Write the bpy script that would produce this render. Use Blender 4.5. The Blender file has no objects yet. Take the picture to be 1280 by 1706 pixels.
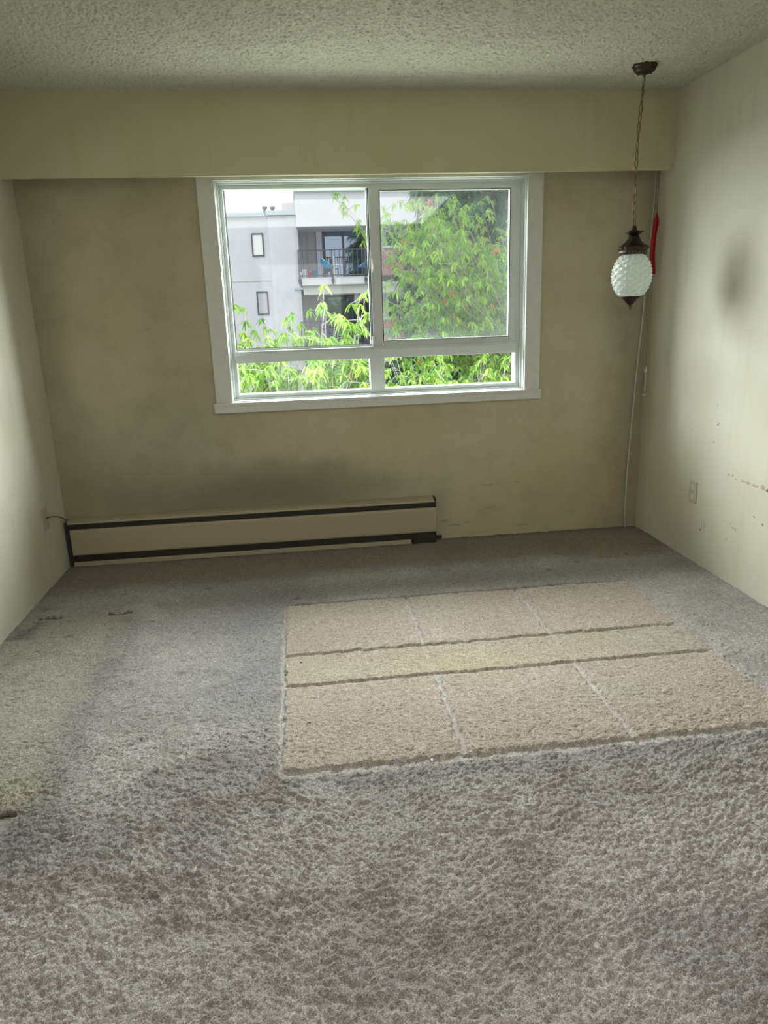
import bpy, bmesh, math, random
import numpy as np
from mathutils import Vector, Matrix

random.seed(7)
RNG = np.random.default_rng(11)
PI = math.pi
SC = bpy.context.scene
COL = SC.collection

# ------------------------------------------------------------------ camera
CAM_LOC = Vector((-0.1765, -4.1914, 1.3672))
PITCH, YAW, ROLL, FPX = -0.2699, 0.1105, -0.0339, 1203.0
def cam_basis():
    cp, sp, cy, sy = math.cos(PITCH), math.sin(PITCH), math.cos(YAW), math.sin(YAW)
    f = Vector((sy*cp, cy*cp, sp)); r0 = Vector((cy, -sy, 0)); u0 = r0.cross(f)
    r = math.cos(ROLL)*r0 + math.sin(ROLL)*u0
    u = -math.sin(ROLL)*r0 + math.cos(ROLL)*u0
    return f, r, u
F_, R_, U_ = cam_basis()
cd = bpy.data.cameras.new('camera'); cam = bpy.data.objects.new('camera', cd); COL.objects.link(cam)
m = Matrix((( R_.x, U_.x, -F_.x), (R_.y, U_.y, -F_.y), (R_.z, U_.z, -F_.z))).to_4x4()
m.translation = CAM_LOC; cam.matrix_world = m
cd.sensor_fit = 'VERTICAL'; cd.sensor_height = 36.0; cd.lens = FPX*36.0/1706.0
cd.clip_start = 0.05; cd.clip_end = 300
SC.camera = cam
def at(px, py, Y):
    """real-world point seen at a photo pixel at the depth plane y = Y (used for measuring)"""
    d = F_ + R_*((px-640)/FPX) - U_*((py-853)/FPX)
    return CAM_LOC + d*((Y-CAM_LOC.y)/d.y)

# ------------------------------------------------------------------ light
w = bpy.data.worlds.new('overcast_sky'); SC.world = w; w.use_nodes = True
bg = w.node_tree.nodes['Background']
tc = w.node_tree.nodes.new('ShaderNodeTexCoord'); nz = w.node_tree.nodes.new('ShaderNodeTexNoise')
nz.inputs['Scale'].default_value = 2.0; nz.inputs['Detail'].default_value = 4
cr = w.node_tree.nodes.new('ShaderNodeValToRGB')
cr.color_ramp.elements[0].position = .35; cr.color_ramp.elements[0].color = (.93, .97, 1.0, 1)
cr.color_ramp.elements[1].position = .65; cr.color_ramp.elements[1].color = (1, 1, 1, 1)
w.node_tree.links.new(tc.outputs['Generated'], nz.inputs['Vector'])
w.node_tree.links.new(nz.outputs['Fac'], cr.inputs['Fac'])
w.node_tree.links.new(cr.outputs['Color'], bg.inputs['Color'])
bg.inputs['Strength'].default_value = 1.1

def area(name, loc, look, sx, sy, power, color):
    l = bpy.data.lights.new(name, 'AREA'); l.shape = 'RECTANGLE'; l.size = sx; l.size_y = sy
    l.energy = power; l.color = color
    o = bpy.data.objects.new(name, l); COL.objects.link(o); o.location = loc
    o.rotation_euler = (Vector(look)-Vector(loc)).to_track_quat('-Z', 'Y').to_euler()
    return o
area('daylight_above', (0.35, 4.3, 4.75), (0.3, 0.0, 3.6), 6.5, 3.2, 2300, (.95, .975, 1.0))
area('daylight_from_left', (-3.2, 2.9, 3.1), (0.3, 0.0, 1.4), 2.6, 3.4, 680, (.95, .98, 1.0))
area('daylight_from_right', (4.3, 2.8, 2.8), (0.3, 0.0, 1.4), 2.8, 2.8, 950, (.95, .98, 1.0))
area('daylight_from_below', (0.3, 2.6, -1.3), (0.3, 0.0, 1.5), 5.0, 2.2, 260, (.97, 1.0, .93))
area('foreground_fill', (0.2, -3.9, 2.40), (0.2, -3.8, 0.0), 2.4, 1.6, 26, (1.0, .97, .93))  # unseen overhead lamp added to brighten the near carpet
sl = bpy.data.lights.new('hazy_sun', 'SUN'); sl.energy = .9; sl.angle = math.radians(35); sl.color = (1, .97, .92)
so = bpy.data.objects.new('hazy_sun', sl); COL.objects.link(so)
so.rotation_euler = Vector((0.25, 0.75, -1.0)).to_track_quat('-Z', 'Y').to_euler()
SC.view_settings.view_transform = 'Standard'; SC.view_settings.look = 'None'
SC.view_settings.gamma = 1; SC.view_settings.use_curve_mapping = False
SC.view_settings.exposure = 0.33

# ------------------------------------------------------------------ helpers
def tag(o, label=None, cat=None, group=None, kind=None):
    if label: o['label'] = label
    if cat: o['category'] = cat
    if group: o['group'] = group
    if kind: o['kind'] = kind
    return o
def empty(name, loc, label=None, cat=None, group=None, kind=None):
    o = bpy.data.objects.new(name, None); COL.objects.link(o); o.location = loc
    o.empty_display_size = .05
    return tag(o, label, cat, group, kind)
def mesh_obj(name, verts, faces, mat, parent=None, smooth=False):
    me = bpy.data.meshes.new(name); me.from_pydata([tuple(v) for v in verts], [], faces)
    me.validate(); me.update()
    if smooth: me.polygons.foreach_set('use_smooth', [True]*len(me.polygons))
    if isinstance(mat, (list, tuple)):
        for k in mat: me.materials.append(k)
    elif mat: me.materials.append(mat)
    o = bpy.data.objects.new(name, me); COL.objects.link(o)
    if parent:
        o.parent = parent
        p = parent; off = Vector((0, 0, 0))
        while p: off += p.location; p = p.parent
        me.transform(Matrix.Translation(-off))     # geometry is authored in world coordinates
    return o
class MB:
    def __init__(s): s.v = []; s.f = []
    def add(s, vs, fs):
        n = len(s.v); s.v += [Vector(v) for v in vs]; s.f += [tuple(i+n for i in f) for f in fs]; return s
    def box(s, x0, x1, y0, y1, z0, z1):
        vs = [(x, y, z) for z in (z0, z1) for y in (y0, y1) for x in (x0, x1)]
        return s.add(vs, [(0,2,3,1), (4,5,7,6), (0,1,5,4), (2,6,7,3), (0,4,6,2), (1,3,7,5)])
    def bbox(s, x0, x1, y0, y1, z0, z1, b=.003):
        bm = bmesh.new(); bmesh.ops.create_cube(bm, size=1)
        bm.transform(Matrix.Translation(((x0+x1)/2, (y0+y1)/2, (z0+z1)/2)) @ Matrix.Diagonal((abs(x1-x0), abs(y1-y0), abs(z1-z0), 1)))
        bmesh.ops.bevel(bm, geom=bm.edges[:], offset=b, segments=2, profile=.7, affect='EDGES')
        bm.verts.ensure_lookup_table(); s.add([v.co for v in bm.verts], [tuple(v.index for v in f.verts) for f in bm.faces]); bm.free(); return s
    def tube(s, pts, r, n=8, cap=True):
        pts = [Vector(p) for p in pts]; rr = r if isinstance(r, (list, tuple)) else [r]*len(pts)
        vs = []; prev = None
        for i, p in enumerate(pts):
            d = (pts[min(i+1, len(pts)-1)] - pts[max(i-1, 0)]).normalized()
            a = prev if prev is not None else (Vector((1,0,0)) if abs(d.x) < .8 else Vector((0,1,0)))
            a = (a - d*a.dot(d)).normalized(); prev = a; b = d.cross(a)
            vs += [p + (a*math.cos(2*PI*k/n) + b*math.sin(2*PI*k/n))*rr[i] for k in range(n)]
        fs = [(i*n+k, i*n+(k+1)%n, (i+1)*n+(k+1)%n, (i+1)*n+k) for i in range(len(pts)-1) for k in range(n)]
        if cap: fs += [tuple(range(n-1, -1, -1)), tuple(range((len(pts)-1)*n, len(pts)*n))]
        return s.add(vs, fs)
    def lathe(s, prof, c, n=32, mod=None):
        """prof: (r, z) pairs; mod(theta, i) scales the radius"""
        vs = []
        for i, (r, z) in enumerate(prof):
            for k in range(n):
                t = 2*PI*k/n; q = r*(mod(t, i) if mod else 1)
                vs.append((c[0]+q*math.cos(t), c[1]+q*math.sin(t), z))
        fs = [(i*n+k, i*n+(k+1)%n, (i+1)*n+(k+1)%n, (i+1)*n+k) for i in range(len(prof)-1) for k in range(n)]
        return s.add(vs, fs)
    def build(s, name, mat, parent=None, smooth=False):
        return mesh_obj(name, s.v, s.f, mat, parent, smooth)

# ------------------------------------------------------------------ materials
class NT:
    def __init__(s, name):
        s.m = bpy.data.materials.new(name); s.m.use_nodes = True; s.t = s.m.node_tree
        s.b = s.t.nodes['Principled BSDF']; s.out = s.t.nodes['Material Output']
        s.b.inputs['Specular IOR Level'].default_value = .3
    def n(s, typ, **kw):
        x = s.t.nodes.new('ShaderNode'+typ)
        for k, v in kw.items(): setattr(x, k, v)
        return x
    def l(s, a, b): s.t.links.new(a, b)
    def pos(s):
        if not hasattr(s, '_p'): s._p = s.n('NewGeometry').outputs['Position']
        return s._p
    def noise(s, scale, detail=3, rough=.6, vec=None, stretch=None):
        v = vec or s.pos()
        if stretch:
            mp = s.n('VectorMath', operation='MULTIPLY'); s.l(v, mp.inputs[0]); mp.inputs[1].default_value = stretch; v = mp.outputs[0]
        x = s.n('TexNoise'); s.l(v, x.inputs['Vector']); x.inputs['Scale'].default_value = scale
        x.inputs['Detail'].default_value = detail; x.inputs['Roughness'].default_value = rough
        return x.outputs['Fac']
    def math(s, op, a, b=None, c=None):
        x = s.n('Math', operation=op)
        for i, q in enumerate((a, b, c)):
            if q is None: continue
            if isinstance(q, (int, float)): x.inputs[i].default_value = q
            else: s.l(q, x.inputs[i])
        return x.outputs[0]
    def mr(s, a, lo, hi, o0=0., o1=1.):
        x = s.n('MapRange', interpolation_type='SMOOTHSTEP'); s.l(a, x.inputs[0])
        for i, q in enumerate((lo, hi, o0, o1)): x.inputs[i+1].default_value = q
        return x.outputs[0]
    def mix(s, fac, a, b):
        x = s.n('Mix', data_type='RGBA')
        if isinstance(fac, (int, float)): x.inputs[0].default_value = fac
        else: s.l(fac, x.inputs[0])
        for i, q in ((6, a), (7, b)):
            if isinstance(q, tuple): x.inputs[i].default_value = (*q[:3], 1)
            else: s.l(q, x.inputs[i])
        return x.outputs[2]
    def ell(s, c, r, lo=1., hi=.0, warp=None):
        """soft ellipsoid mask around c with radii r (world position)"""
        a = s.n('VectorMath', operation='SUBTRACT'); s.l(warp or s.pos(), a.inputs[0]); a.inputs[1].default_value = c
        b = s.n('VectorMath', operation='MULTIPLY'); s.l(a.outputs[0], b.inputs[0]); b.inputs[1].default_value = tuple(1/q for q in r)
        d = s.n('VectorMath', operation='LENGTH'); s.l(b.outputs[0], d.inputs[0])
        return s.mr(d.outputs['Value'], lo, hi)
    def warp(s, scale, amt):
        x = s.n('TexNoise'); s.l(s.pos(), x.inputs['Vector']); x.inputs['Scale'].default_value = scale; x.inputs['Detail'].default_value = 3
        a = s.n('VectorMath', operation='SUBTRACT'); s.l(x.outputs['Color'], a.inputs[0]); a.inputs[1].default_value = (.5, .5, .5)
        b = s.n('VectorMath', operation='SCALE'); s.l(a.outputs[0], b.inputs[0]); b.inputs['Scale'].default_value = amt
        c = s.n('VectorMath', operation='ADD'); s.l(b.outputs[0], c.inputs[0]); s.l(s.pos(), c.inputs[1])
        return c.outputs[0]
    def bump(s, h, strength=.3, dist=.002):
        x = s.n('Bump'); x.inputs['Strength'].default_value = strength; x.inputs['Distance'].default_value = dist
        s.l(h, x.inputs['Height']); s.l(x.outputs[0], s.b.inputs['Normal'])
    def base(s, c):
        if isinstance(c, tuple): s.b.inputs['Base Color'].default_value = (*c[:3], 1)
        else: s.l(c, s.b.inputs['Base Color'])
def simple(name, c, rough=.6, metal=0., var=.12, scale=30, bump=0., spec=.3):
    k = NT(name); n = k.noise(scale)
    d = tuple(max(0, q*(1-var)) for q in c); e = tuple(min(1, q*(1+var*.6)) for q in c)
    k.base(k.mix(n, d, e)); k.b.inputs['Roughness'].default_value = rough; k.b.inputs['Metallic'].default_value = metal
    k.b.inputs['Specular IOR Level'].default_value = spec
    if bump: k.bump(k.noise(scale*6, 2), bump)
    return k.m
CREAM = (.62, .60, .505)
def wall_mat(name, base=CREAM, marks=None, extra=None):
    k = NT(name)
    n1 = k.noise(1.3, 4); n2 = k.noise(2.2, 3, stretch=(6, 6, .8))
    c = k.mix(k.mr(n1, .35, .7), base, tuple(q*f for q, f in zip(base, (.93, .91, .84))))
    c = k.mix(k.math('MULTIPLY', k.mr(n2, .5, .75), .35), c, tuple(q*f for q, f in zip(base, (.84, .80, .68))))
    if extra: c = extra(k, c)
    if marks:
        wp = k.warp(70, .022)
        for (y, z, ry, rz, col) in marks:
            mk = k.ell((1.8913, y, z), (.08, ry, rz), 1.0, .75, wp)
            c = k.mix(mk, c, col)
    k.base(c); k.b.inputs['Roughness'].default_value = .55; k.b.inputs['Specular IOR Level'].default_value = .35
    h = k.math('ADD', k.noise(260, 2), k.math('MULTIPLY', k.noise(60, 2), .6))
    k.bump(h, .18, .0012)
    return k.m
XL, XR, YB, ZB, ZC = -1.5566, 1.8913, -0.1922, 2.0502, 2.44

def back_extra(k, c):
    wp = k.warp(2.2, .30); wp2 = k.warp(5, .12)
    soot = (.16, .14, .095); tan = (.42, .365, .215)
    # broad uneven patches of a darker tan tone
    yel = k.mr(k.noise(.9, 2), .3, .7)
    c = k.mix(k.mr(k.noise(.9, 2), .3, .7, .40, .75), c, tan)
    c = k.mix(k.mr(k.noise(7, 5, .7), .42, .68, 0, .28), c, (.30, .255, .165))
    for (x, z, rx, rz, a) in ((-.75, .33, .80, .24, .74), (-.30, .37, .45, .18, .60), (.20, .34, .55, .16, .42), (-1.25, .55, .35, .35, .28), (-.75, .75, .5, .3, .22),
                              (-.85, 1.25, .28, .7, .22), (1.35, 1.3, .16, .8, .18), (1.82, 1.1, .16, 1.3, .38), (-1.5, 1.3, .12, 1.4, .25)):
        c = k.mix(k.math('MULTIPLY', k.ell((x, 0, z), (rx*1.2, 1, rz*1.3), 1.3, .0, wp), a), c, soot if a > .2 else tan)
    c = k.mix(k.math('MULTIPLY', k.ell((.95, 0, .185), (.05, .5, .006), 1.2, .3, wp2), .5), c, soot)
    mk = k.warp(60, .02)
    for (x, z, rx, rz) in ((.66, .12, .03, .012), (.72, .09, .05, .008), (.8, .10, .03, .006), (.93, .33, .05, .006), (1.12, .34, .03, .005), (1.15, .06, .05, .006), (-.98, 1.32, .025, .004)):
        c = k.mix(k.math('MULTIPLY', k.ell((x, 0, z), (rx, .1, rz), 1.1, .5, mk), .4), c, (.15, .12, .09))
    return c
def right_extra(k, c):
    wp = k.warp(3, .2)
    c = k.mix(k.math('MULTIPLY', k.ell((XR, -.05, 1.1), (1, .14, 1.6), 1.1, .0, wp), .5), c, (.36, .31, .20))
    return c
DK, RB, GB = (.16, .14, .11), (.46, .35, .27), (.36, .33, .26)
marks = [(-.816, .775, .016, .010, DK), (-.812, .776, .009, .006, (.7, .68, .6)), (-.799, .678, .010, .006, GB), (-.953, .541, .012, .006, GB), (-.985, .545, .007, .010, GB),
         (-1.01, .535, .007, .006, DK), (-1.07, .538, .022, .005, RB), (-1.11, .537, .022, .008, RB), (-1.16, .536, .03, .006, RB), (-1.22, .54, .02, .014, RB), (-1.26, .535, .02, .008, DK),
         (-1.181, .392, .007, .005, DK), (-1.243, .373, .007, .006, DK), (-1.029, .292, .018, .005, GB), (-1.05, .29, .008, .008, GB), (-1.00, .305, .005, .006, GB),
         (-.752, .225, .004, .04, GB), (-.775, .225, .003, .04, GB), (-.745, .20, .008, .006, DK), (-.98, .22, .005, .004, GB), (-.80, .86, .004, .02, (.45, .45, .38))]
M_back = wall_mat('paint_back', (.62, .595, .475), None, back_extra)
M_side = wall_mat('paint_side')
M_right = wall_mat('paint_right', CREAM, marks, right_extra)
M_val = wall_mat('paint_valance', (.56, .53, .37))
M_white = simple('white_trim_paint', (.66, .67, .62), .4, bump=.05)
M_vinyl = simple('white_vinyl', (.62, .66, .64), .32, var=.05)
M_black = simple('black_plastic', (.02, .02, .02), .5)
M_gask = simple('dark_gasket', (.05, .055, .05), .6)
def glass_mat(name, tint=(.97, 1, .99), gloss=.05, haze=0.):
    k = NT(name); k.t.nodes.remove(k.b)
    tr = k.n('BsdfTransparent'); tr.inputs[0].default_value = (*tint, 1)
    gl = k.n('BsdfGlossy'); gl.inputs['Roughness'].default_value = .02
    mx = k.n('MixShader'); mx.inputs[0].default_value = gloss; k.l(tr.outputs[0], mx.inputs[1]); k.l(gl.outputs[0], mx.inputs[2])
    o = mx.outputs[0]
    if haze:
        df = k.n('BsdfDiffuse'); df.inputs[0].default_value = (.5, .52, .52, 1); m2 = k.n('MixShader')
        v = k.n('TexNoise'); k.l(k.pos(), v.inputs['Vector']); v.inputs['Scale'].default_value = 9
        k.l(k.mr(v.outputs['Fac'], .2, .8, haze*.8, haze*1.2), m2.inputs[0])
        k.l(o, m2.inputs[1]); k.l(df.outputs[0], m2.inputs[2]); o = m2.outputs[0]
    k.l(o, k.out.inputs['Surface']); return k.m
M_glass = glass_mat('clear_glass')
M_screen = glass_mat('insect_screen_mesh', (1, 1, 1), 0.0, .10)
M_heater = simple('heater_enamel', (.40, .355, .25), .45, var=.08, scale=8)
M_heatdk = simple('heater_dark_slot', (.035, .03, .022), .6)
M_fin = simple('heater_fins', (.08, .07, .05), .5, metal=.5)
M_plate = simple('ivory_plate', (.45, .43, .30), .35)
M_bronze = simple('antique_bronze', (.06, .045, .036), .38, metal=.85, var=.5, scale=120, bump=.12, spec=.5)
M_chain = simple('brass_chain', (.20, .13, .055), .38, metal=.8, var=.3, scale=100)
M_red = simple('red_ribbon', (.38, .010, .018), .45)
M_cable = simple('white_cable', (.52, .55, .50), .5)
M_string = simple('cream_string', (.34, .28, .16), .7)
def milk():
    k = NT('milk_glass'); k.base(k.mix(k.noise(14), (.78, .82, .78), (.84, .87, .83)))
    k.b.inputs['Roughness'].default_value = .16; k.b.inputs['Specular IOR Level'].default_value = .5
    k.b.inputs['Subsurface Weight'].default_value = .0
    tl = k.n('BsdfTranslucent'); tl.inputs[0].default_value = (.85, .90, .85, 1)
    mx = k.n('MixShader'); mx.inputs[0].default_value = .5; k.l(k.b.outputs[0], mx.inputs[1]); k.l(tl.outputs[0], mx.inputs[2]); k.l(mx.outputs[0], k.out.inputs['Surface'])
    return k.m
M_milk = milk()

# ------------------------------------------------------------------ numpy noise fields
TAB = RNG.random((256, 256)).astype(np.float32)
def vnoise(x, y, s=0):
    xi = np.floor(x).astype(int); yi = np.floor(y).astype(int); fx = x-xi; fy = y-yi
    fx = fx*fx*(3-2*fx); fy = fy*fy*(3-2*fy)
    g = lambda a, b: TAB[(a+s*37) & 255, (b+s*91) & 255]
    return (g(xi, yi)*(1-fx)+g(xi+1, yi)*fx)*(1-fy) + (g(xi, yi+1)*(1-fx)+g(xi+1, yi+1)*fx)*fy
def fbm(x, y, s=0, o=4):
    t = 0; a = .5; n = 0
    for i in range(o): t = t + a*vnoise(x*2**i, y*2**i, s+i*5); n += a; a *= .5
    return t/n
def cells(x, y, s=0):
    """domes around jittered cell centres: 0..1 height, plus a random value per tuft"""
    xi = np.floor(x).astype(int); yi = np.floor(y).astype(int); best = np.full(x.shape, 9., np.float32); rid = np.zeros(x.shape, np.float32)
    for dx in (-1, 0, 1):
        for dy in (-1, 0, 1):
            a = xi+dx; b = yi+dy
            jx = TAB[(a+s*13) & 255, (b+s*7) & 255]; jy = TAB[(b+s*29+97) & 255, (a+s*3+41) & 255]
            d = (a+.15+.7*jx-x)**2 + (b+.15+.7*jy-y)**2 + .35*TAB[(a*3+b+s) & 255, (b*5+17) & 255]
            q = d < best; best = np.where(q, d, best); rid = np.where(q, TAB[(a*7+s) & 255, (b*11+5) & 255], rid)
    return np.clip(1-best, 0, 1), rid
def grid_mesh(name, xs, ys, Z, color, mat, flip=False):
    nx, ny = len(xs), len(ys); X, Y = np.meshgrid(xs, ys)
    co = np.stack([X, Y, Z], -1).reshape(-1, 3).astype(np.float32)
    i = (np.arange(ny-1)[:, None]*nx + np.arange(nx-1)[None]).ravel()
    f = np.stack([i, i+1, i+nx+1, i+nx], -1)
    if flip: f = f[:, ::-1]
    f = f.astype(np.int32); me = bpy.data.meshes.new(name)
    me.vertices.add(len(co)); me.vertices.foreach_set('co', co.ravel())
    me.loops.add(f.size); me.loops.foreach_set('vertex_index', f.ravel())
    me.polygons.add(len(f)); me.polygons.foreach_set('loop_start', np.arange(0, f.size, 4, dtype=np.int32)); me.polygons.foreach_set('loop_total', np.full(len(f), 4, np.int32))
    me.update(calc_edges=True); me.polygons.foreach_set('use_smooth', np.ones(len(f), bool))
    if color is not None:
        a = me.color_attributes.new('tone', 'FLOAT_COLOR', 'POINT')
        a.data.foreach_set('color', np.concatenate([color.reshape(-1, 3), np.ones((len(co), 1))], -1).astype(np.float32).ravel())
    me.materials.append(mat); o = bpy.data.objects.new(name, me); COL.objects.link(o); return o
def ss(x, a, b):
    t = np.clip((x-a)/(b-a), 0, 1); return t*t*(3-2*t)

# ------------------------------------------------------------------ floor: shag carpet
YR = -6.2
def carpet():
    xs = np.arange(XL, XR+.0032, .0033)
    ys = [0.0]; 
    while ys[-1] > YR:
        y = ys[-1]; ys.append(y - (.0050 if y > -1.0 else .0040 if y > -1.9 else .0031 if y > -3.35 else .03))
    ys = np.array(ys[::-1]); X, Y = np.meshgrid(xs, ys)
    # flow of the pile
    wx = fbm(X*2.5, Y*2.5, 3, 3)-.5; wy = fbm(X*2.5, Y*2.5, 9, 3)-.5
    wx2 = X + .10*wx + .012*(vnoise(X*40, Y*40, 2)-.5); wy2 = Y + .10*wy + .012*(vnoise(X*40, Y*40, 6)-.5)
    def rot(a): return wx2*np.cos(a)+wy2*np.sin(a), -wx2*np.sin(a)+wy2*np.cos(a)
    ua, va = rot(.25); ub, vb = rot(-.45)
    t1, id1 = cells(ua/.0112, va/.0082, 1)
    t1b, id1b = cells(ub/.0112+9, vb/.0082, 11)
    sel = ss(fbm(X*2.2, Y*2.2, 14, 2), .44, .56); t1 = t1*(1-sel)+t1b*sel; id1 = id1*(1-sel)+id1b*sel
    t2, id2 = cells(wx2/.0078+30, wy2/.0070, 4)
    ridge = fbm(ua*45, va*75, 21, 3)*(1-sel)+fbm(ub*45+7, vb*75, 24, 3)*sel
    clump = fbm(X*16, Y*20, 30, 3)
    # imprint layout
    jit = .011*(fbm(X*38, Y*38, 40, 3)-.5)*2
    Xj = X+jit; Yj = Y+.011*(fbm(X*30, Y*30, 44, 3)-.5)*2
    def band(a, c, wd): return 1-ss(np.abs(a-c), wd*.6, wd*1.25)
    inx = ss(Xj, -.305, -.297)*(1-ss(Xj, 1.418, 1.428)); iny = ss(Yj, -2.225, -2.215)*(1-ss(Yj, -.885, -.877))
    inside = inx*iny
    mid = (Yj < -1.42) & (Yj > -1.675)
    groove = np.zeros_like(X)
    for gx, wd in ((.282, .011), (.838, .012)):
        groove = np.maximum(groove, band(Xj, gx+.012*(Y+1.5)*0, wd)*iny*np.where(mid, .25, 1.))
    groove = np.maximum(groove, band(Xj, -.308, .010)*(ss(Yj, -2.27, -2.24)*(1-ss(Yj, -.9, -.88))))
    groove = np.maximum(groove, band(Xj, 1.423, .007)*iny*np.where(mid, .1, .8))
    for gy, wd in ((-1.436, .013), (-1.694, .013), (-2.243, .022)):
        groove = np.maximum(groove, band(Yj, gy, wd)*ss(Xj, -.32, -.30)*(1-ss(Xj, 1.38, 1.43)))
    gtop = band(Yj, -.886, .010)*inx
    # large colour areas (soil, fading, traffic and painted shade)
    n1 = fbm(X*3, Y*3, 50, 4); n2 = fbm(X*9, Y*9, 55, 3); n3 = fbm(X*1.3, Y*1.3, 60, 3)
    C = lambda r, g, b: np.array([r, g, b])
    col = np.ones(X.shape+(3,))*C(.60, .562, .535)
    def lay(mask, c):
        nonlocal col; col = col*(1-mask[..., None]) + C(*c)*mask[..., None]
    lay(ss(n1, .45, .62)*.5, (.36, .34, .33))
    lay(ss(n2, .55, .7)*.35*(Y < -1.3), (.33, .275, .235))
    lay(ss(n3, .5, .65)*.30, (.45, .42, .38))
    # brown carpet band along the window wall, shade below the sill painted in
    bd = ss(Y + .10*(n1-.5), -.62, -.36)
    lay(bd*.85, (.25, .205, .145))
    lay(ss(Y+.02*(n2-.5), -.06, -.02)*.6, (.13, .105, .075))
    # cleaner corner patch where furniture stood
    cp = ss(X+.03*(n2-.5), 1.42-.10*0, 1.44)*ss(Y+.02*(n2-.5), -.555, -.54)*(1-ss(X, 1.80, 1.86))*(1-ss(Y, -.12, -.07))
    lay(cp*.75, (.36, .285, .19))
    # traffic-grey outside ring round the imprint
    ring = np.exp(-((X+.42)/.22)**2)*ss(Y, -2.6, -1.4)*(1-ss(Y, -.7, -.5))
    lay(ring*.55, (.30, .295, .31))
    ring2 = np.exp(-((Y+.72)/.12)**2)*ss(X, -.5, -.2); lay(ring2*.5, (.27, .25, .235))
    lay(np.exp(-((Y+2.30)/.05)**2)*ss(X, -.3, -.1)*.5, (.36, .35, .36))
    # left side pale olive patches with a dark smudge edge
    e = X + .05*(n1-.5)*2 + .10*(Y+1.1)*.35
    lp = (1-ss(e, -1.10, -1.03))*(1-ss(Y+.01*(n2-.5), -.805, -.79))*ss(Y, -2.35, -2.28)
    lay(lp*.65, (.46, .44, .34))
    notch = (Xj > -1.16) & (Xj < -1.05) & (Yj < -.80) & (Yj > -.93); lay(notch*.7, (.50, .45, .34))
    pl = [(-1.03, -.92), (-1.01, -1.12), (-1.03, -1.42), (-1.035, -1.62), (-1.02, -1.82), (-1.00, -2.05), (-1.03, -2.25), (-1.05, -2.45)]
    dm = np.full(X.shape, 9.)
    for (ax, ay), (bx, by) in zip(pl[:-1], pl[1:]):
        tt = np.clip(((X-ax)*(bx-ax)+(Y-ay)*(by-ay))/((bx-ax)**2+(by-ay)**2), 0, 1); dm = np.minimum(dm, np.hypot(X-ax-tt*(bx-ax), Y-ay-tt*(by-ay)))
    dm = dm + .11*(n1-.5) + .05*(n2-.5)
    lay((1-ss(dm, .0, .13))*.55*(.5+.7*n1), (.20, .188, .195))
    sm2 = np.exp(-(((X+1.02)/.26)**2+((Y+2.42)/.16)**2)); lay(sm2*.55, (.19, .18, .19))
    ed = np.exp(-((X-XL-.05-.03*n1)/.05)**2)*(1-ss(Y, -.75, -.6))*ss(Y, -1.4, -1.1)*ss(n2, .42, .55); lay(ed*.7, (.14, .13, .13))
    for (cx, cy, r) in ((-1.02, -1.28, .05), (-1.05, -1.0, .05), (-1.06, -1.62, .05), (-1.10, -2.2, .10)):
        lay(np.exp(-(((X-cx)/r)**2+((Y-cy)/r)**2)**2)*.6, (.50, .46, .33))
    for (cx, cy, rx, ry, a) in ((-.55, -2.2, .22, .05, .5), (-.45, -2.45, .2, .12, .45), (-.75, -2.62, .25, .05, .5), (-.35, -2.75, .3, .06, .45), (.1, -2.9, .3, .08, .35), (.35, -2.75, .15, .1, .4), (.6, -2.55, .12, .05, .4), (-.3, -1.75, .05, .02, .4)):
        lay(np.exp(-(((X-cx)/rx)**2+((Y-cy)/ry)**2))*a*ss(n2, .35, .6), (.25, .20, .165))
    for i in range(46):     # spots
        cx = RNG.uniform(XL+.1, XR-.1); cy = RNG.uniform(-3.0, -.3); r = RNG.uniform(.004, .013)
        sub = (np.abs(X-cx) < .05) & (np.abs(Y-cy) < .05)
        lay(sub*np.exp(-(((X-cx)/r/1.5)**2+((Y-cy)/r)**2))*.75, (.12, .105, .095))
    # imprint colours
    beige = np.where((n3 > .5)[..., None], C(.60, .50, .405), C(.59, .505, .41))
    beige = beige*(1+.18*(n1[..., None]-.5)) + C(.0, .015, .0)*(n2[..., None]-.4)
    fade = inside*(1-.45*(ss(X, 1.0, 1.4)*ss(Y, -1.72, -1.66)*(1-ss(Y, -1.43, -1.40))))
    col = col*(1-.92*fade[..., None]) + beige*.92*fade[..., None]
    lay(mid*inx*.35, (.56, .51, .37))
    for (cx, cy, rx, ry) in ((-.15, -1.0, .12, .09), (.48, -1.02, .10, .10), (.9, -1.95, .12, .06), (.0, -1.6, .2, .05)):
        lay(np.exp(-(((X-cx)/rx)**2+((Y-cy)/ry)**2))*.45, (.56, .55, .46))
    lay(np.exp(-(((X-.35)/.35)**2+((Y+1.62)/.10)**2))*.4, (.66, .55, .33))
    lay(groove*.85, (.66, .62, .56)); lay(gtop*.45, (.22, .19, .16))  # pale grooves; shadow line at the imprint's top edge painted dark
    # individual tufts differ a little in tone
    tint = 1 + .30*(id1-.5) + .30*(id2-.5)
    lay(ss(id2, .93, .97)*.25, (.20, .17, .15))
    col = np.clip(col*tint[..., None], .02, .9)
    flat = 1-ss(Y, -.9, -.45)
    near = ss(-Y, 1.7, 2.6)
    H = .0120*t1*(.45+.65*near) + .0045*t2 + .018*(ridge-.5)*(.35+.65*near) + .008*(clump-.5)
    H = H*np.where(inside > .5, .72, 1.0)
    H += .004*(fbm(X*4, Y*4, 70, 2)-.5)
    H = H*(1-.45*groove) - .0075*groove + .0035*inside - .012*gtop
    dip = (((X > -1.17) & (X < -1.045)) | ((X > -1.50) & (X < -1.37)))*ss(Y, -.90, -.86)*(Y < -.80) + (X < -1.06)*ss(Y, -2.38, -2.34)*(Y < -2.29)
    H = H*(1-.75*dip) - .006*dip
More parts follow.
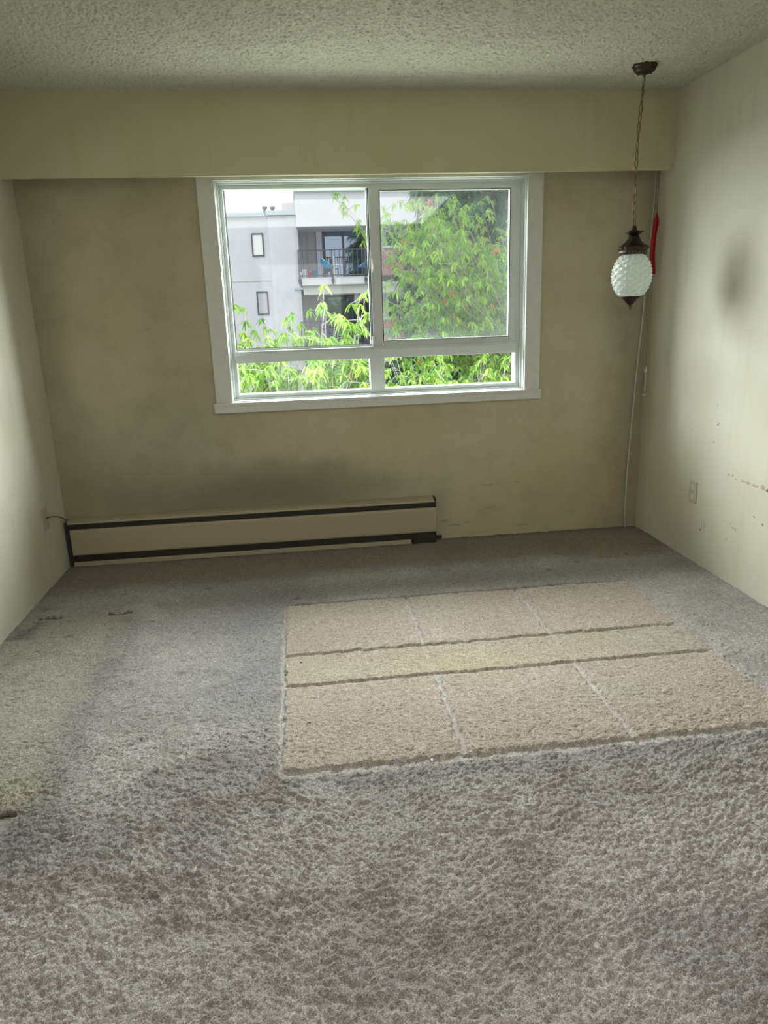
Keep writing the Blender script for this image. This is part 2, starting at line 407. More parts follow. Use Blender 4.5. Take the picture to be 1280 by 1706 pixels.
    cut = (np.abs(Yj+.803) < .0055*(.4+1.2*n2)) & (((X > -1.165) & (X < -1.05)) | ((X > -1.49) & (X < -1.38)))
    cut2 = (np.abs(Yj+2.290) < .007*(.4+1.2*n2)) & (Xj < -1.05)
    H = np.where(cut | cut2, -.008, H); col = np.where((cut | cut2)[..., None], C(.06, .045, .035), col)
    k = NT('carpet_pile'); a = k.n('Attribute', attribute_name='tone')
    n = k.noise(300, 3, .7); c = k.mix(k.mr(n, .38, .62), (.46, .44, .42), (1.15, 1.15, 1.15))
    mul = k.n('Mix', data_type='RGBA', blend_type='MULTIPLY'); mul.inputs[0].default_value = 1
    k.l(a.outputs['Color'], mul.inputs[6]); k.l(c, mul.inputs[7]); k.base(mul.outputs[2])
    k.b.inputs['Roughness'].default_value = .95; k.b.inputs['Specular IOR Level'].default_value = .05
    k.b.inputs['Sheen Weight'].default_value = .25; k.b.inputs['Sheen Roughness'].default_value = .5
    k.bump(k.math('ADD', k.noise(600, 2), k.noise(240, 2)), 1.0, .004)
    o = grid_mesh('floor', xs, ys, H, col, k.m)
    tag(o, 'worn grey shag carpet with paler rectangular furniture imprints', 'carpet', kind='structure')
carpet()
# ------------------------------------------------------------------ ceiling: popcorn texture
def ceiling():
    xs = np.arange(XL, XR+.0042, .0042); ys = np.concatenate([np.arange(YR, -2.1, .05), np.arange(-2.1, .003, .0042)]); X, Y = np.meshgrid(xs, ys)
    t, i = cells(X/.0092, Y/.0092, 8); f = fbm(X*60, Y*60, 80, 2)
    n = fbm(X*2, Y*2, 84, 3)
    H = -(.0075*t*(i > .25)*(.4+i) + .004*(f-.5)); H = np.where(Y > -.1, 0, H)
    col = np.ones(X.shape+(3,))*np.array([.56, .545, .455])*(1+.16*(n[..., None]-.5))*(.90+.16*i[..., None])
    pit = ((t < .22) & (i < .55))[..., None]; col = np.where(pit, col*.62, col)  # shade in the pits between lumps put into the colour
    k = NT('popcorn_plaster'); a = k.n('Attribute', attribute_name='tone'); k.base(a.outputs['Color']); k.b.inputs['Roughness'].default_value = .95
    k.b.inputs['Specular IOR Level'].default_value = .1
    k.bump(k.noise(240, 3), .8, .004)
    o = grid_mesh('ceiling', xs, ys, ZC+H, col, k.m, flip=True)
    tag(o, 'beige popcorn textured ceiling over the room', 'ceiling', kind='structure')
ceiling()

# ------------------------------------------------------------------ walls
WX0, WX1, WZ0, WZ1 = -.555, 1.148, .900, 2.062
b = MB(); T = .16
b.box(XL-T, WX0, 0, T, -.2, ZC+.2); b.box(WX1, XR+T, 0, T, -.2, ZC+.2); b.box(WX0, WX1, 0, T, -.2, WZ0); b.box(WX0, WX1, 0, T, WZ1, ZC+.2)
tag(b.build('wall_back', M_back), 'stained cream window wall with soot above the heater', 'wall', kind='structure')
tag(MB().box(XL-T, XL, YR-T, 0, -.2, ZC+.2).build('wall_left', M_side), 'plain cream wall at the left of the room', 'wall', kind='structure')
tag(MB().box(XR, XR+T, YR-T, 0, -.2, ZC+.2).build('wall_right', M_right), 'cream wall at the right with scuffs and chipped paint', 'wall', kind='structure')
# rear wall behind the viewpoint with a wide opening to the daylight
b = MB(); b.box(XL, -.6, YR-T, YR, -.2, ZC+.2); b.box(.5, XR, YR-T, YR, -.2, ZC+.2); b.box(-.6, .5, YR-T, YR, 2.05, ZC+.2); b.box(-.6, .5, YR-T, YR, -.2, .02)
tag(b.build('wall_rear', M_side), 'cream wall behind the viewpoint with a wide opening', 'wall', kind='structure')
tag(MB().box(XL-T, XR+T, YR-T, T, ZC+.02, ZC+.2).build('ceiling_slab', M_side), 'slab above the popcorn ceiling', 'ceiling', kind='structure')
tag(MB().box(XL-T, XR+T, YR-T, T, -.25, -.04).build('floor_slab', M_side), 'slab beneath the carpet', 'floor', kind='structure')
val = empty('trim_1', (0, YB, ZB), 'cream painted valance board boxed across the top of the window wall', 'valance', kind='structure')
MB().box(XL, XR, YB, YB+.018, ZB, ZC).build('valance_board', M_val, val)
MB().box(-1.006, -.56, YB-.0025, YB, ZB-.001, ZB+.028).build('patch_strip', M_val, val)
MB().box(-.541, -.5402, YB-.0004, YB, ZB+.03, ZB+.14).build('seam', simple('seam_shadow', (.3, .27, .2)), val)  # thin strip coloured as the shadow in the board's crack
# corner beads
tag(MB().tube([(XR-.004, -.004, 0), (XR-.004, -.004, ZC)], .006, 6).build('trim_2', M_back), 'caulk line in the right corner behind the pendant', 'trim', kind='structure')
tag(MB().tube([(XL+.003, -.003, .29), (XL+.003, -.003, ZC)], .005, 6).build('trim_3', M_back), 'caulk line in the left corner', 'trim', kind='structure')

# ------------------------------------------------------------------ window
win = empty('window_1', (.3, 0, .9), 'white vinyl sliding window with four panes in a painted casing', 'window', kind='structure')
b = MB()
b.bbox(-.643, WX0+.003, -.018, 0.001, .900, 2.14, .002); b.build('casing', M_white, win)
MB().bbox(WX1-.003, 1.234, -.018, 0.001, .900, 2.14, .002).build('casing', M_white, win)
MB().bbox(WX0+.003, WX1-.003, -.018, 0.001, WZ1-.002, 2.14, .002).build('casing', M_white, win)
b = MB(); b.bbox(-.655, 1.243, -.030, 0.001, .845, .886, .003); b.bbox(-.655, 1.243, -.034, .045, .886, .902, .003); b.build('window_sill', M_white, win)
def ring(b, x0, x1, z0, z1, w, y0, y1, bev=.0025):
    wl, wr, wb, wt = w if isinstance(w, tuple) else (w,)*4
    b.bbox(x0, x0+wl, y0, y1, z0, z1, bev); b.bbox(x1-wr, x1, y0, y1, z0, z1, bev)
    b.bbox(x0+wl-.001, x1-wr+.001, y0, y1, z0, z0+wb, bev); b.bbox(x0+wl-.001, x1-wr+.001, y0, y1, z1-wt, z1, bev); return b
b = MB(); ring(b, WX0, WX1, WZ0, WZ1, .006, .006, .05, .001); ring(b, WX0+.002, WX1-.002, WZ0, WZ1-.001, .014, .040, .13); ring(b, WX0+.012, WX1-.012, WZ0+.010, WZ1-.010, .026, .060, .135)
b.bbox(WX0+.03, WX1-.03, .052, .13, 1.112, 1.178, .003); b.bbox(WX0+.03, WX1-.03, .046, .09, 1.150, 1.166, .002)
b.bbox(.243, .328, .056, .13, .93, 1.12, .003)
b.build('window_frame', M_vinyl, win)
s1 = ring(MB(), -.522, .305, 1.178, 2.042, (.010, .048, .014, .010), .098, .125).build('fixed_sash', M_vinyl, win)
s2 = ring(MB(), .268, 1.112, 1.176, 2.038, (.062, .046, .034, .030), .062, .094).build('sliding_sash', M_vinyl, win)
MB().box(-.515, .26, .110, .113, 1.185, 2.036).build('glass_pane', M_glass, win)
MB().box(.325, 1.072, .078, .081, 1.205, 2.014).build('glass_pane', M_glass, win)
MB().box(-.512, .25, .098, .101, .930, 1.115).build('glass_pane', M_glass, win)
MB().box(.322, 1.085, .098, .101, .930, 1.115).build('glass_pane', M_glass, win)
g = MB(); ring(g, .326, 1.070, 1.206, 2.012, .004, .060, .066, .0005); g.build('gasket', M_gask, win)
g = MB(); ring(g, -.513, .26, 1.190, 2.034, .003, .096, .099, .0005); g.build('gasket', M_gask, win)
g = MB(); g.box(.262, .268, .070, .098, 1.19, 2.03); g.build('gasket', M_gask, win)
g = ring(MB(), .300, 1.10, 1.184, 2.036, .016, .137, .145, .001); sf = g.build('screen_frame', M_vinyl, win)
MB().box(.312, 1.09, .1405, .1408, 1.195, 2.025).build('insect_screen', M_screen, sf)
l = MB(); l.bbox(.274, .290, .050, .062, 1.585, 1.655, .003); l.bbox(.277, .287, .042, .052, 1.60, 1.628, .002); l.build('sash_latch', M_white, win)
MB().bbox(.262, .274, .052, .064, 1.178, 1.235, .002).build('sash_stop', M_white, win)

# ------------------------------------------------------------------ baseboard heater
HX0, HX1 = XL+.012, .597
h = empty('baseboard_heater', ((HX0+HX1)/2, -.035, .0), 'long beige metal baseboard heater with dark slots under the window', 'heater')
MB().box(HX0+.01, HX1-.003, -.012, -.001, .012, .283).build('back_panel', M_heater, h)
def prism(b, prof, x0, x1):   # prof (y,z)
    n = len(prof); vs = [(x0, y, z) for y, z in prof]+[(x1, y, z) for y, z in prof]
    return b.add(vs, [tuple(range(n)), tuple(range(2*n-1, n-1, -1))] + [(i, n+i, n+(i+1) % n, (i+1) % n) for i in range(n)])
prism(MB(), [(-.001, .286), (-.052, .280), (-.068, .266), (-.068, .261), (-.066, .261), (-.051, .276), (-.001, .282)], HX0+.012, HX1-.008).build('top_cover', M_heater, h)
prism(MB(), [(-.066, .228), (-.070, .224), (-.072, .215), (-.072, .084), (-.068, .076), (-.060, .074), (-.060, .078), (-.068, .086), (-.068, .215), (-.060, .228)], HX0+.022, HX1-.001).build('front_panel', M_heater, h)
prism(MB(), [(-.072, .010), (-.072, .030), (-.066, .034), (-.012, .034), (-.012, .010)], HX0+.02, .44).build('bottom_lip', M_heater, h)
MB().box(HX0+.02, HX1-.004, -.060, -.052, .034, .076).build('lower_slot', M_heatdk, h)
MB().box(HX0+.02, HX1-.004, -.058, -.050, .226, .276).build('upper_slot', M_heatdk, h)
b = MB(); [b.box(x, x+.0012, -.048, -.014, .08, .2) for x in np.arange(HX0+.05, HX1-.05, .012)]; b.tube([(HX0+.03, -.03, .14), (HX1-.03, -.03, .14)], .008); b.build('fin_element', M_fin, h)
MB().bbox(HX0, HX0+.022, -.066, -.001, .012, .270, .003).build('end_cap', M_heatdk, h)
MB().bbox(HX1-.012, HX1, -.066, -.001, .040, .285, .003).build('end_cap', M_heatdk, h)
MB().bbox(.455, HX1-.002, -.066, -.010, .004, .062, .004).build('foot', M_heatdk, h)
tag(MB().bbox(.605, .640, -.022, -.004, .016, .034, .003).build('pipe_stub', M_heatdk), 'short dark stub at the wall by the heater end', 'pipe')

# ------------------------------------------------------------------ outlets and cords
def outlet(name, xw, side, y0, y1, z0, z1, label, blank=False):
    t = empty(name, (xw, (y0+y1)/2, z0), label, 'outlet')
    a, c = (xw-.006*side, xw) if side > 0 else (xw, xw+.006)
    MB().bbox(min(a, c), max(a, c), y0, y1, z0, z1, .0025).build('face_plate', M_plate, t)
    ym, zm = (y0+y1)/2, (z0+z1)/2
    f = xw-side*.0065
    for dz in (-.026, .026):
        if blank: break
        pts = [(f-side*.0008, ym+.014*math.cos(q)*1.0, zm+dz+max(-.012, min(.012, .016*math.sin(q)))) for q in np.linspace(0, 2*PI, 20, endpoint=False)]
        bk = [(xw-side*.001, p[1], p[2]) for p in pts]; n = 20
        r = MB().add(pts+bk, [tuple(range(n))]+[(i, (i+1) % n, n+(i+1) % n, n+i) for i in range(n)]).build('receptacle', M_white, t)
        s = MB()
        for dy in (-.006, .006): s.box(f-side*.0014, f-side*.0004, ym+dy-.001, ym+dy+.001, zm+dz-.001, zm+dz+.007)
        s.tube([(f-side*.0014, ym, zm+dz-.006), (f-side*.0004, ym, zm+dz-.006)], .0022, 8); s.build('slots', M_black, r)
    MB().tube([(f-side*.001, ym, zm), (f, ym, zm)], .003, 10).build('screw', M_chain, t)
    return t
outlet('wall_outlet', XR, 1, -.684, -.611, .325, .443, 'ivory double outlet low on the scuffed right wall')
outlet('wall_outlet', XL, -1, -.357, -.285, .312, .428, 'cream outlet plate low on the left wall feeding a black cord', True)
p0 = Vector((XL+.007, -.325, .372)); pe = Vector((HX0+.012, -.045, .286))
c1 = p0.lerp(pe, .3)+Vector((.035, 0, .035)); c2 = p0.lerp(pe, .7)+Vector((.02, 0, -.012))
pts = [((1-t)**3)*p0+3*t*(1-t)**2*c1+3*t*t*(1-t)*c2+t**3*pe for t in np.linspace(0, 1, 18)]
tag(MB().tube(pts, .0028, 8).build('power_cord', M_black, None, True), 'thin black cord running from the left outlet to the heater top', 'cord')
# corner cable
pts = [at(1095, 285, -.016), at(1089, 350, -.016), at(1083, 412, -.018), at(1075, 489, -.02), at(1070, 540, -.022), at(1061, 620, -.022), at(1053, 700, -.022), at(1046, 775, -.022), at(1041, 855, -.024), at(1042, 884, -.045)]
pts[0].z += .15
tag(MB().tube(pts, .0042, 8).build('coaxial_cable', M_cable, None, True), 'long white cable hanging down the right corner to the carpet', 'cable')
# pull cord + cleat in corner
pc = empty('blind_cord', (XR-.02, -.05, .8), 'pair of old blind pull strings with a pale plastic tassel beside the corner', 'cord')
tp = Vector((1.872, -.055, 2.30)); jn = at(1077, 610, -.05); jn.x = min(jn.x, XR-.012)
for dx in (-.006, .006):
    MB().tube([tp+Vector((dx, 0, 0)), tp.lerp(jn, .5)+Vector((dx, 0, 0)), jn+Vector((dx*.3, 0, 0))], .0013, 6).build('string', M_string, pc)
x, y = jn.x, jn.y
MB().lathe([(.001, jn.z+.004), (.006, jn.z), (.009, jn.z-.015), (.0095, jn.z-.032), (.006, jn.z-.042), (.001, jn.z-.043)], (x, y), 14).build('tassel', M_cable, pc, True)
MB().lathe([(.001, jn.z-.046), (.005, jn.z-.048), (.005, jn.z-.125), (.007, jn.z-.132), (.007, jn.z-.142), (.003, jn.z-.15), (.001, jn.z-.165)], (x, y), 12).build('handle', M_cable, pc, True)
b = MB().bbox(x-.016, x+.008, y-.004, y+.004, jn.z-.172, jn.z-.163, .002); b.build('hook', M_cable, pc)
# red ribbon
rib = empty('ribbon', (1.855, -.115, 1.86), 'crumpled red ribbon hanging from a string behind the pendant lamp', 'ribbon')
rt = at(1095, 353, -.115); MB().tube([(rt.x+.002, -.115, 2.3), (rt.x, -.115, rt.z)], .0012, 6).build('string', simple('dark_string', (.12, .10, .05)), rib)
cl = [(1095, 353, .6), (1095, 361, 2.6), (1095.5, 371, 4.6), (1093.5, 379, 3.4), (1091, 395, 3.6), (1089, 420, 4.0), (1088.5, 440, 4), (1089, 458, 4.0)]
vs = []; NW = 7
for i, (px, py, wd) in enumerate(cl):
    for j in range(NW):
        s = j/(NW-1)*2-1; p = at(px+wd*s, py, -.115); p.y += .016*math.sin(j*2.1+i*.5)*min(1, i/2)
        vs.append(p)
fs = [(i*NW+j, i*NW+j+1, (i+1)*NW+j+1, (i+1)*NW+j) for i in range(len(cl)-1) for j in range(NW-1)]
for v in vs: v.x = min(v.x, XR-.004)
o = mesh_obj('ribbon_band', vs, fs, M_red, rib, True); md = o.modifiers.new('s', 'SOLIDIFY'); md.thickness = .0015; md = o.modifiers.new('u', 'SUBSURF'); md.levels = md.render_levels = 1
vs = [at(1090+dx, py, -.10) for py, dx in ((378, -2), (378, 2), (400, -5), (400, -1), (430, -6.5), (430, -3), (455, -7), (455, -3))]
o = mesh_obj('ribbon_tail', vs, [(0, 1, 3, 2), (2, 3, 5, 4), (4, 5, 7, 6)], M_red, rib, True); md = o.modifiers.new('s', 'SOLIDIFY'); md.thickness = .0015

# ------------------------------------------------------------------ pendant lamp
LY = -.57
PX = at(1053, 455, LY).x; 
zz = lambda py: at(1056, py, LY).z
lamp = empty('pendant_lamp', (PX, LY, ZC), 'swag pendant lamp with white basketweave glass globe and bronze crown', 'lamp')
cx = at(1075, 112, LY).x
can = MB().lathe([(.001, ZC-.002), (.056, ZC-.002), (.058, ZC-.007), (.056, ZC-.012), (.052, ZC-.014), (.050, ZC-.024), (.044, ZC-.032), (.030, ZC-.038), (.012, ZC-.041), (.001, ZC-.042)], (cx, LY), 40).build('canopy', M_bronze, lamp, True)
for s in (-1, 1): MB().lathe([(.004, ZC-.028), (.0045, ZC-.040), (.002, ZC-.045), (.0005, ZC-.046)], (cx+s*.026, LY-.012*s), 12).build('canopy_screw', M_bronze, can, True)
def link(c, ang, L=.044, W=.0195, r=.0021, tilt=0):
    b = MB(); n = 24; vs = []
    cl_ = []
    hl = L/2-r; hw = W/2-r
    for k in range(n):
        t = 2*PI*k/n; cl_.append(Vector((hw*math.cos(t), 0, hl*math.sin(t))))
    m_ = 7
    for k in range(n):
        d = (cl_[(k+1) % n]-cl_[k-1]).normalized(); s_ = Vector((0, 1, 0)); q = d.cross(s_)
        for j in range(m_): vs.append(cl_[k] + (s_*math.cos(2*PI*j/m_)+q*math.sin(2*PI*j/m_))*r)
    fs = [(k*m_+j, k*m_+(j+1) % m_, ((k+1) % n)*m_+(j+1) % m_, ((k+1) % n)*m_+j) for k in range(n) for j in range(m_)]
    R = Matrix.Translation(c) @ Matrix.Rotation(tilt, 4, 'Y') @ Matrix.Rotation(ang, 4, 'Z')
    b.add([R @ v for v in vs], fs); return b
ztop, zbot = ZC-.040, zz(382)
nl = 17; pitch = (ztop-zbot)/nl
link(Vector((cx, LY, ztop-.004)), .2, .018, .018, .002).build('chain_loop', M_bronze, lamp, True)
prev = None
for i in range(nl):
    t = (i+.5)/nl; x = cx*(1-t)+PX*t - .012*math.sin(PI*t)
    z = ztop-.010-(ztop-.010-zbot)*t
    link(Vector((x, LY, z)), (0.3 if i % 2 else 1.75)+.25*math.sin(i*1.9), pitch+.0075, tilt=(cx-PX)/(ztop-zbot)+.04*math.cos(PI*t)).build('chain_link', M_chain, lamp, True)
wpts = [Vector((cx*(1-t)+PX*t-.012*math.sin(PI*t)+.0035*math.sin(t*40), LY+.0035*math.cos(t*40), ztop+(zbot-ztop)*t)) for t in np.linspace(0, 1, 60)]
MB().tube(wpts, .0011, 6).build('lamp_cord', simple('lamp_cord_gold', (.22, .15, .06), .4), lamp, True)
ctr = (PX, LY); z0 = zz(494); z1 = zz(424)      # globe bottom / top
zr = z1+.004
def scal(n, a): return lambda t, i: 1+a*abs(math.sin(n*t/2))
crown = MB().lathe([(.060, zr-.006), (.064, zr+.000), (.066, zr+.008), (.063, zr+.013), (.066, zr+.018), (.073, zr+.024), (.075, zr+.028), (.068, zr+.033), (.052, zr+.041), (.038, zr+.053), (.029, zr+.068), (.025, zr+.080), (.022, zr+.086), (.001, zr+.087)],
                   ctr, 96, lambda t, i: 1+(.07*abs(math.sin(6*t)) if 4 <= i <= 6 else .035*math.sin(48*t/2)**2 if i < 4 else .09*abs(math.sin(6*t)) if i < 12 else 0)).build('crown', M_bronze, lamp, True)
b = MB()
for k in range(24):
    t = 2*PI*k/24; b.tube([(PX+.062*math.cos(t), LY+.062*math.sin(t), zr+.004), (PX+.0665*math.cos(t+.06), LY+.0665*math.sin(t+.06), zr+.006), (PX+.062*math.cos(t+.12), LY+.062*math.sin(t+.12), zr+.004)], .003, 6)
b.build('crown_beading', simple('worn_pewter', (.28, .25, .23), .35, metal=.9, var=.4, scale=90), crown, True)
MB().lathe([(.018, zr+.084), (.026, zr+.088), (.036, zr+.100), (.038, zr+.104), (.027, zr+.101), (.018, zr+.100), (.014, zr+.112), (.010, zr+.124), (.006, zr+.134), (.001, zr+.137)], ctr, 64,
           lambda t, i: 1+(.22*abs(math.sin(3*t)) if 2 <= i <= 3 else .05*abs(math.sin(4*t)))).build('collar', M_bronze, lamp, True)
link(Vector((PX, LY, zr+.142)), .4, .018, .014, .0018).build('chain_loop', M_bronze, lamp, True)
# globe with alternating raised blocks
def globe():
    rows, cols, su, sv = 13, 24, 6, 5; n = cols*su; mrows = rows*sv; vs = []
    zc, hz, R = (z0+z1)/2, (z1-z0)/2, .094
    for i in range(mrows+1):
        v = i/mrows; z = z0 + (z1-z0)*v; q = (z-zc)/hz
        r = R*math.sqrt(max(0, 1-(q*.86)**2*(1.0)))**.95
        for k in range(n):
            row = min(rows-1, i//sv); cu, cv = (k % su)/su, (i % sv)/sv
            col = k//su
            up = (row+col) % 2 == 0
            edge = min(1, 6.0*min(cu, 1-cu))*min(1, 5.0*min(cv, 1-cv)) if (su and sv) else 1
            d = .0052*edge if up else -.0010
            if v < .03 or v > .97: d = 0
            t = 2*PI*k/n; vs.append((PX+(r+d)*math.cos(t), LY+(r+d)*math.sin(t), z))
    fs = [(i*n+k, i*n+(k+1) % n, (i+1)*n+(k+1) % n, (i+1)*n+k) for i in range(mrows) for k in range(n)]
    fs += [tuple(range(n-1, -1, -1))]
    o = mesh_obj('glass_globe', vs, fs, M_milk, lamp, False); md = o.modifiers.new('b', 'BEVEL'); md.width = .0006
    o.modifiers.clear()
    md = o.modifiers.new('u', 'SUBSURF'); md.levels = md.render_levels = 1
    o.data.polygons.foreach_set('use_smooth', [True]*len(o.data.polygons))
globe()
MB().lathe([(.001, z0+.002), (.046, z0+.001), (.047, z0-.002), (.040, z0-.006), (.028, z0-.018), (.018, z0-.030), (.010, z0-.040), (.007, z0-.042), (.009, z0-.046), (.006, z0-.050), (.0035, z0-.053), (.005, z0-.056), (.003, z0-.060), (.0005, z0-.064)], ctr, 64,
           lambda t, i: 1+(.10*abs(math.sin(8*t)) if 2 <= i <= 6 else 0)).build('bottom_finial', M_bronze, lamp, True)

# ------------------------------------------------------------------ debris on the carpet
def fl(px, py):
    d = F_ + R_*((px-640)/FPX) - U_*((py-853)/FPX); t = (.006-CAM_LOC.z)/d.z; return CAM_LOC+d*t
M_fleck = simple('pale_fleck', (.75, .72, .63), .6); M_straw = simple('straw', (.68, .58, .38), .6); M_crumb = simple('dark_crumb', (.05, .04, .035), .8)
deb = [((323, 1452), 'splinter', M_straw, 'pale straw splinter lying on the grey carpet at front left', (.003, .018)),
       ((720, 1266), 'paper_scrap', M_fleck, 'tiny white paper scrap at the near edge of the beige imprint', (.004, .009)),
       ((286, 1315), 'paper_scrap', M_fleck, 'small round white fleck on the carpet left of the imprint', (.004, .004)),
       ((1107, 1326), 'paper_scrap', M_fleck, 'white fleck with brown crumb in front of the right imprint', (.005, .005)),
       ((37, 1366), 'paper_scrap', M_fleck, 'white fleck by the brown cut at the left carpet edge', (.003, .003)),
       ((1065, 1451), 'paper_scrap', M_fleck, 'white fleck on the bare grey carpet at front right', (.004, .004)),
       ((459, 1680), 'paper_scrap', M_fleck, 'white fleck nearest the viewer at bottom centre', (.004, .003)),
       ((368, 1310), 'paper_scrap', M_fleck, 'white speck beside a dark groove left of the imprint', (.003, .003)),
       ((597, 1393), 'crumb', simple('brown_crumb', (.30, .19, .09)), 'brown crumb on the carpet below the imprint', (.006, .005)),
       ((205, 1536), 'crumb', M_crumb, 'dark upright crumb on the carpet at lower left', (.004, .010)),
       ((516, 1049), 'crumb', M_crumb, 'dark crumb on the upper left beige imprint rectangle', (.008, .005)),
       ((477, 1125), 'crumb', M_crumb, 'dark crumb at the left end of the middle imprint strip', (.007, .006)),
       ((502, 1104), 'crumb', M_crumb, 'dark crumb near the top left of the middle imprint strip', (.006, .006)),
       ((515, 1205), 'crumb', M_crumb, 'dark crumb on the lower left beige imprint rectangle', (.007, .007)),
       ((235, 1302), 'crumb', M_crumb, 'dark crumb at left of the small round white fleck', (.008, .004)),
       ((318, 945 ), 'crumb', M_crumb, 'dark crumb on the carpet close to the heater', (.006, .004)),
       ((1044, 923), 'crumb', M_crumb, 'dark crumb on the brown corner patch under the lamp', (.010, .005))]
for (px, py), nm, mt, lb, (a, c) in deb:
    p = fl(px, py); bm = bmesh.new(); bmesh.ops.create_icosphere(bm, subdivisions=2, radius=1)
    th = random.uniform(-.4, .4) if nm != 'splinter' else -.35
    for v in bm.verts:
        q = 1+.25*math.sin(v.co.x*5+v.co.y*7+px); v.co = Vector((v.co.x*a*q, v.co.y*c*q, v.co.z*min(a, c)*.6)); v.co.rotate(Matrix.Rotation(th, 3, 'Z')); v.co += p
    bm.verts.ensure_lookup_table(); b = MB().add([v.co for v in bm.verts], [tuple(v.index for v in f.verts) for f in bm.faces]); bm.free()
    tag(b.build(nm, mt, None, True), lb, 'debris')

# ================================================================== OUTSIDE
GZ = -5.4
def stucco(name, c):
    k = NT(name); n = k.noise(1.1, 4); k.base(k.mix(k.mr(n, .3, .75), c, tuple(q*.9 for q in c))); k.b.inputs['Roughness'].default_value = .9
    k.bump(k.noise(14, 3), .5, .03); return k.m
M_st = stucco('pale_stucco', (.74, .715, .81)); M_st2 = stucco('grey_stucco', (.62, .60, .61)); M_cap = simple('blue_grey_flashing', (.50, .58, .66), .4)
M_rail = simple('dark_railing', (.12, .12, .155), .5); M_wpaint = simple('white_fascia', (.78, .78, .84), .6)
M_dark = simple('dark_recess', (.10, .11, .12), .8)
def dglass(name, tint, dark):
    k = NT(name); k.base(dark); k.b.inputs['Roughness'].default_value = .06; k.b.inputs['Specular IOR Level'].default_value = 1.0
    gl = k.n('BsdfGlossy'); gl.inputs[0].default_value = (*tint, 1); gl.inputs['Roughness'].default_value = .03
    mx = k.n('MixShader'); mx.inputs[0].default_value = .45; k.l(k.b.outputs[0], mx.inputs[1]); k.l(gl.outputs[0], mx.inputs[2]); k.l(mx.outputs[0], k.out.inputs['Surface']); return k.m
M_dg = dglass('door_glass', (.45, .55, .75), (.06, .08, .10)); M_wg = simple('white_pane', (.92, .93, .96), .5); M_wg2 = simple('lilac_pane', (.60, .56, .66), .6)  # flat white and lilac colours for the left wing's window panes
def brickm():
    k = NT('red_brick'); br = k.n('TexBrick'); mp = k.n('Mapping'); mp.inputs['Rotation'].default_value = (PI/2, 0, 0); k.l(k.pos(), mp.inputs[0]); k.l(mp.outputs[0], br.inputs['Vector'])
    br.inputs['Scale'].default_value = 1.0; br.inputs['Brick Width'].default_value = .22; br.inputs['Row Height'].default_value = .075; br.inputs['Mortar Size'].default_value = .012
    br.inputs['Color1'].default_value = (.30, .07, .08, 1); br.inputs['Color2'].default_value = (.36, .10, .11, 1); br.inputs['Mortar'].default_value = (.36, .24, .26, 1)
    k.l(br.outputs['Color'], k.b.inputs['Base Color']); return k.m
M_brick = brickm()
kg = NT('lawn'); kg.base(kg.mix(kg.noise(3, 4), (.10, .17, .05), (.20, .28, .10)))
tag(MB().box(-40, 50, .4, 60, GZ-.3, GZ).build('ground', kg.m), 'green lawn between the buildings outside the window', 'ground', kind='structure')

bd = empty('apartment_building', (1, 28, GZ), 'pale stucco apartment block with flat roofs seen through the window', 'building')
FY = 27.0
a = at(372, 362, FY); c = at(440, 362, FY)
MB().box(-14, -.2, FY, FY+10, GZ, a.z).build('wall', M_st, bd)
MB().box(-14, -1.10, FY-.12, FY+10, a.z, a.z+.14).build('roof_cap', M_cap, bd)
q = at(494, 358, FY-.8); q0 = at(444, 358, FY-.8)
MB().bbox(q0.x, at(498, 400, FY-.8).x, FY-.8, FY+9, GZ, q.z, .18).build('bay_wall', M_st, bd)
MB().box(q0.x-.04, q.x+.1, FY-.92, FY+9, q.z, q.z+.16).build('roof_cap', M_cap, bd)
# main block: recessed wall, parapet, balconies
RY = 27.6; PYf = 25.6
tL, bL = at(492, 320, PYf), at(494, 378, PYf); XE = at(760, 340, PYf).x
MB().box(-.4, 14, RY, RY+9, GZ, tL.z-.1).build('recessed_wall', M_st2, bd)
MB().box(bL.x, XE, PYf, RY+8, bL.z, tL.z).build('parapet', M_st, bd)
MB().box(bL.x-.03, XE+.03, PYf-.1, RY+8, tL.z, tL.z+.16).build('roof_cap', M_cap, bd)
for px in (441, 454):
    p = at(px, 346, FY+1); MB().lathe([(.07, p.z-.45), (.07, p.z-.05), (.11, p.z-.04), (.11, p.z+.03), (.01, p.z+.05)], (p.x, p.y), 12).build('roof_vent', M_rail, bd, True)
sh = RY-.02
def slabbox(pyt, pyb, x0, x1):
    t_ = at(560, pyt, PYf).z; b_ = at(560, pyb, PYf).z
    MB().box(x0, x1, PYf, RY, b_, t_).build('balcony_slab', M_wpaint, bd)
    MB().box(x0+.05, x1, PYf+.12, RY, b_-.35, b_).build('beam', M_st2, bd); return t_
xs0 = at(503, 465, PYf).x; xbr = at(636, 470, PYf).x
zt1 = slabbox(461, 474, xs0, XE); zt2 = slabbox(578, 592, xs0, XE); 
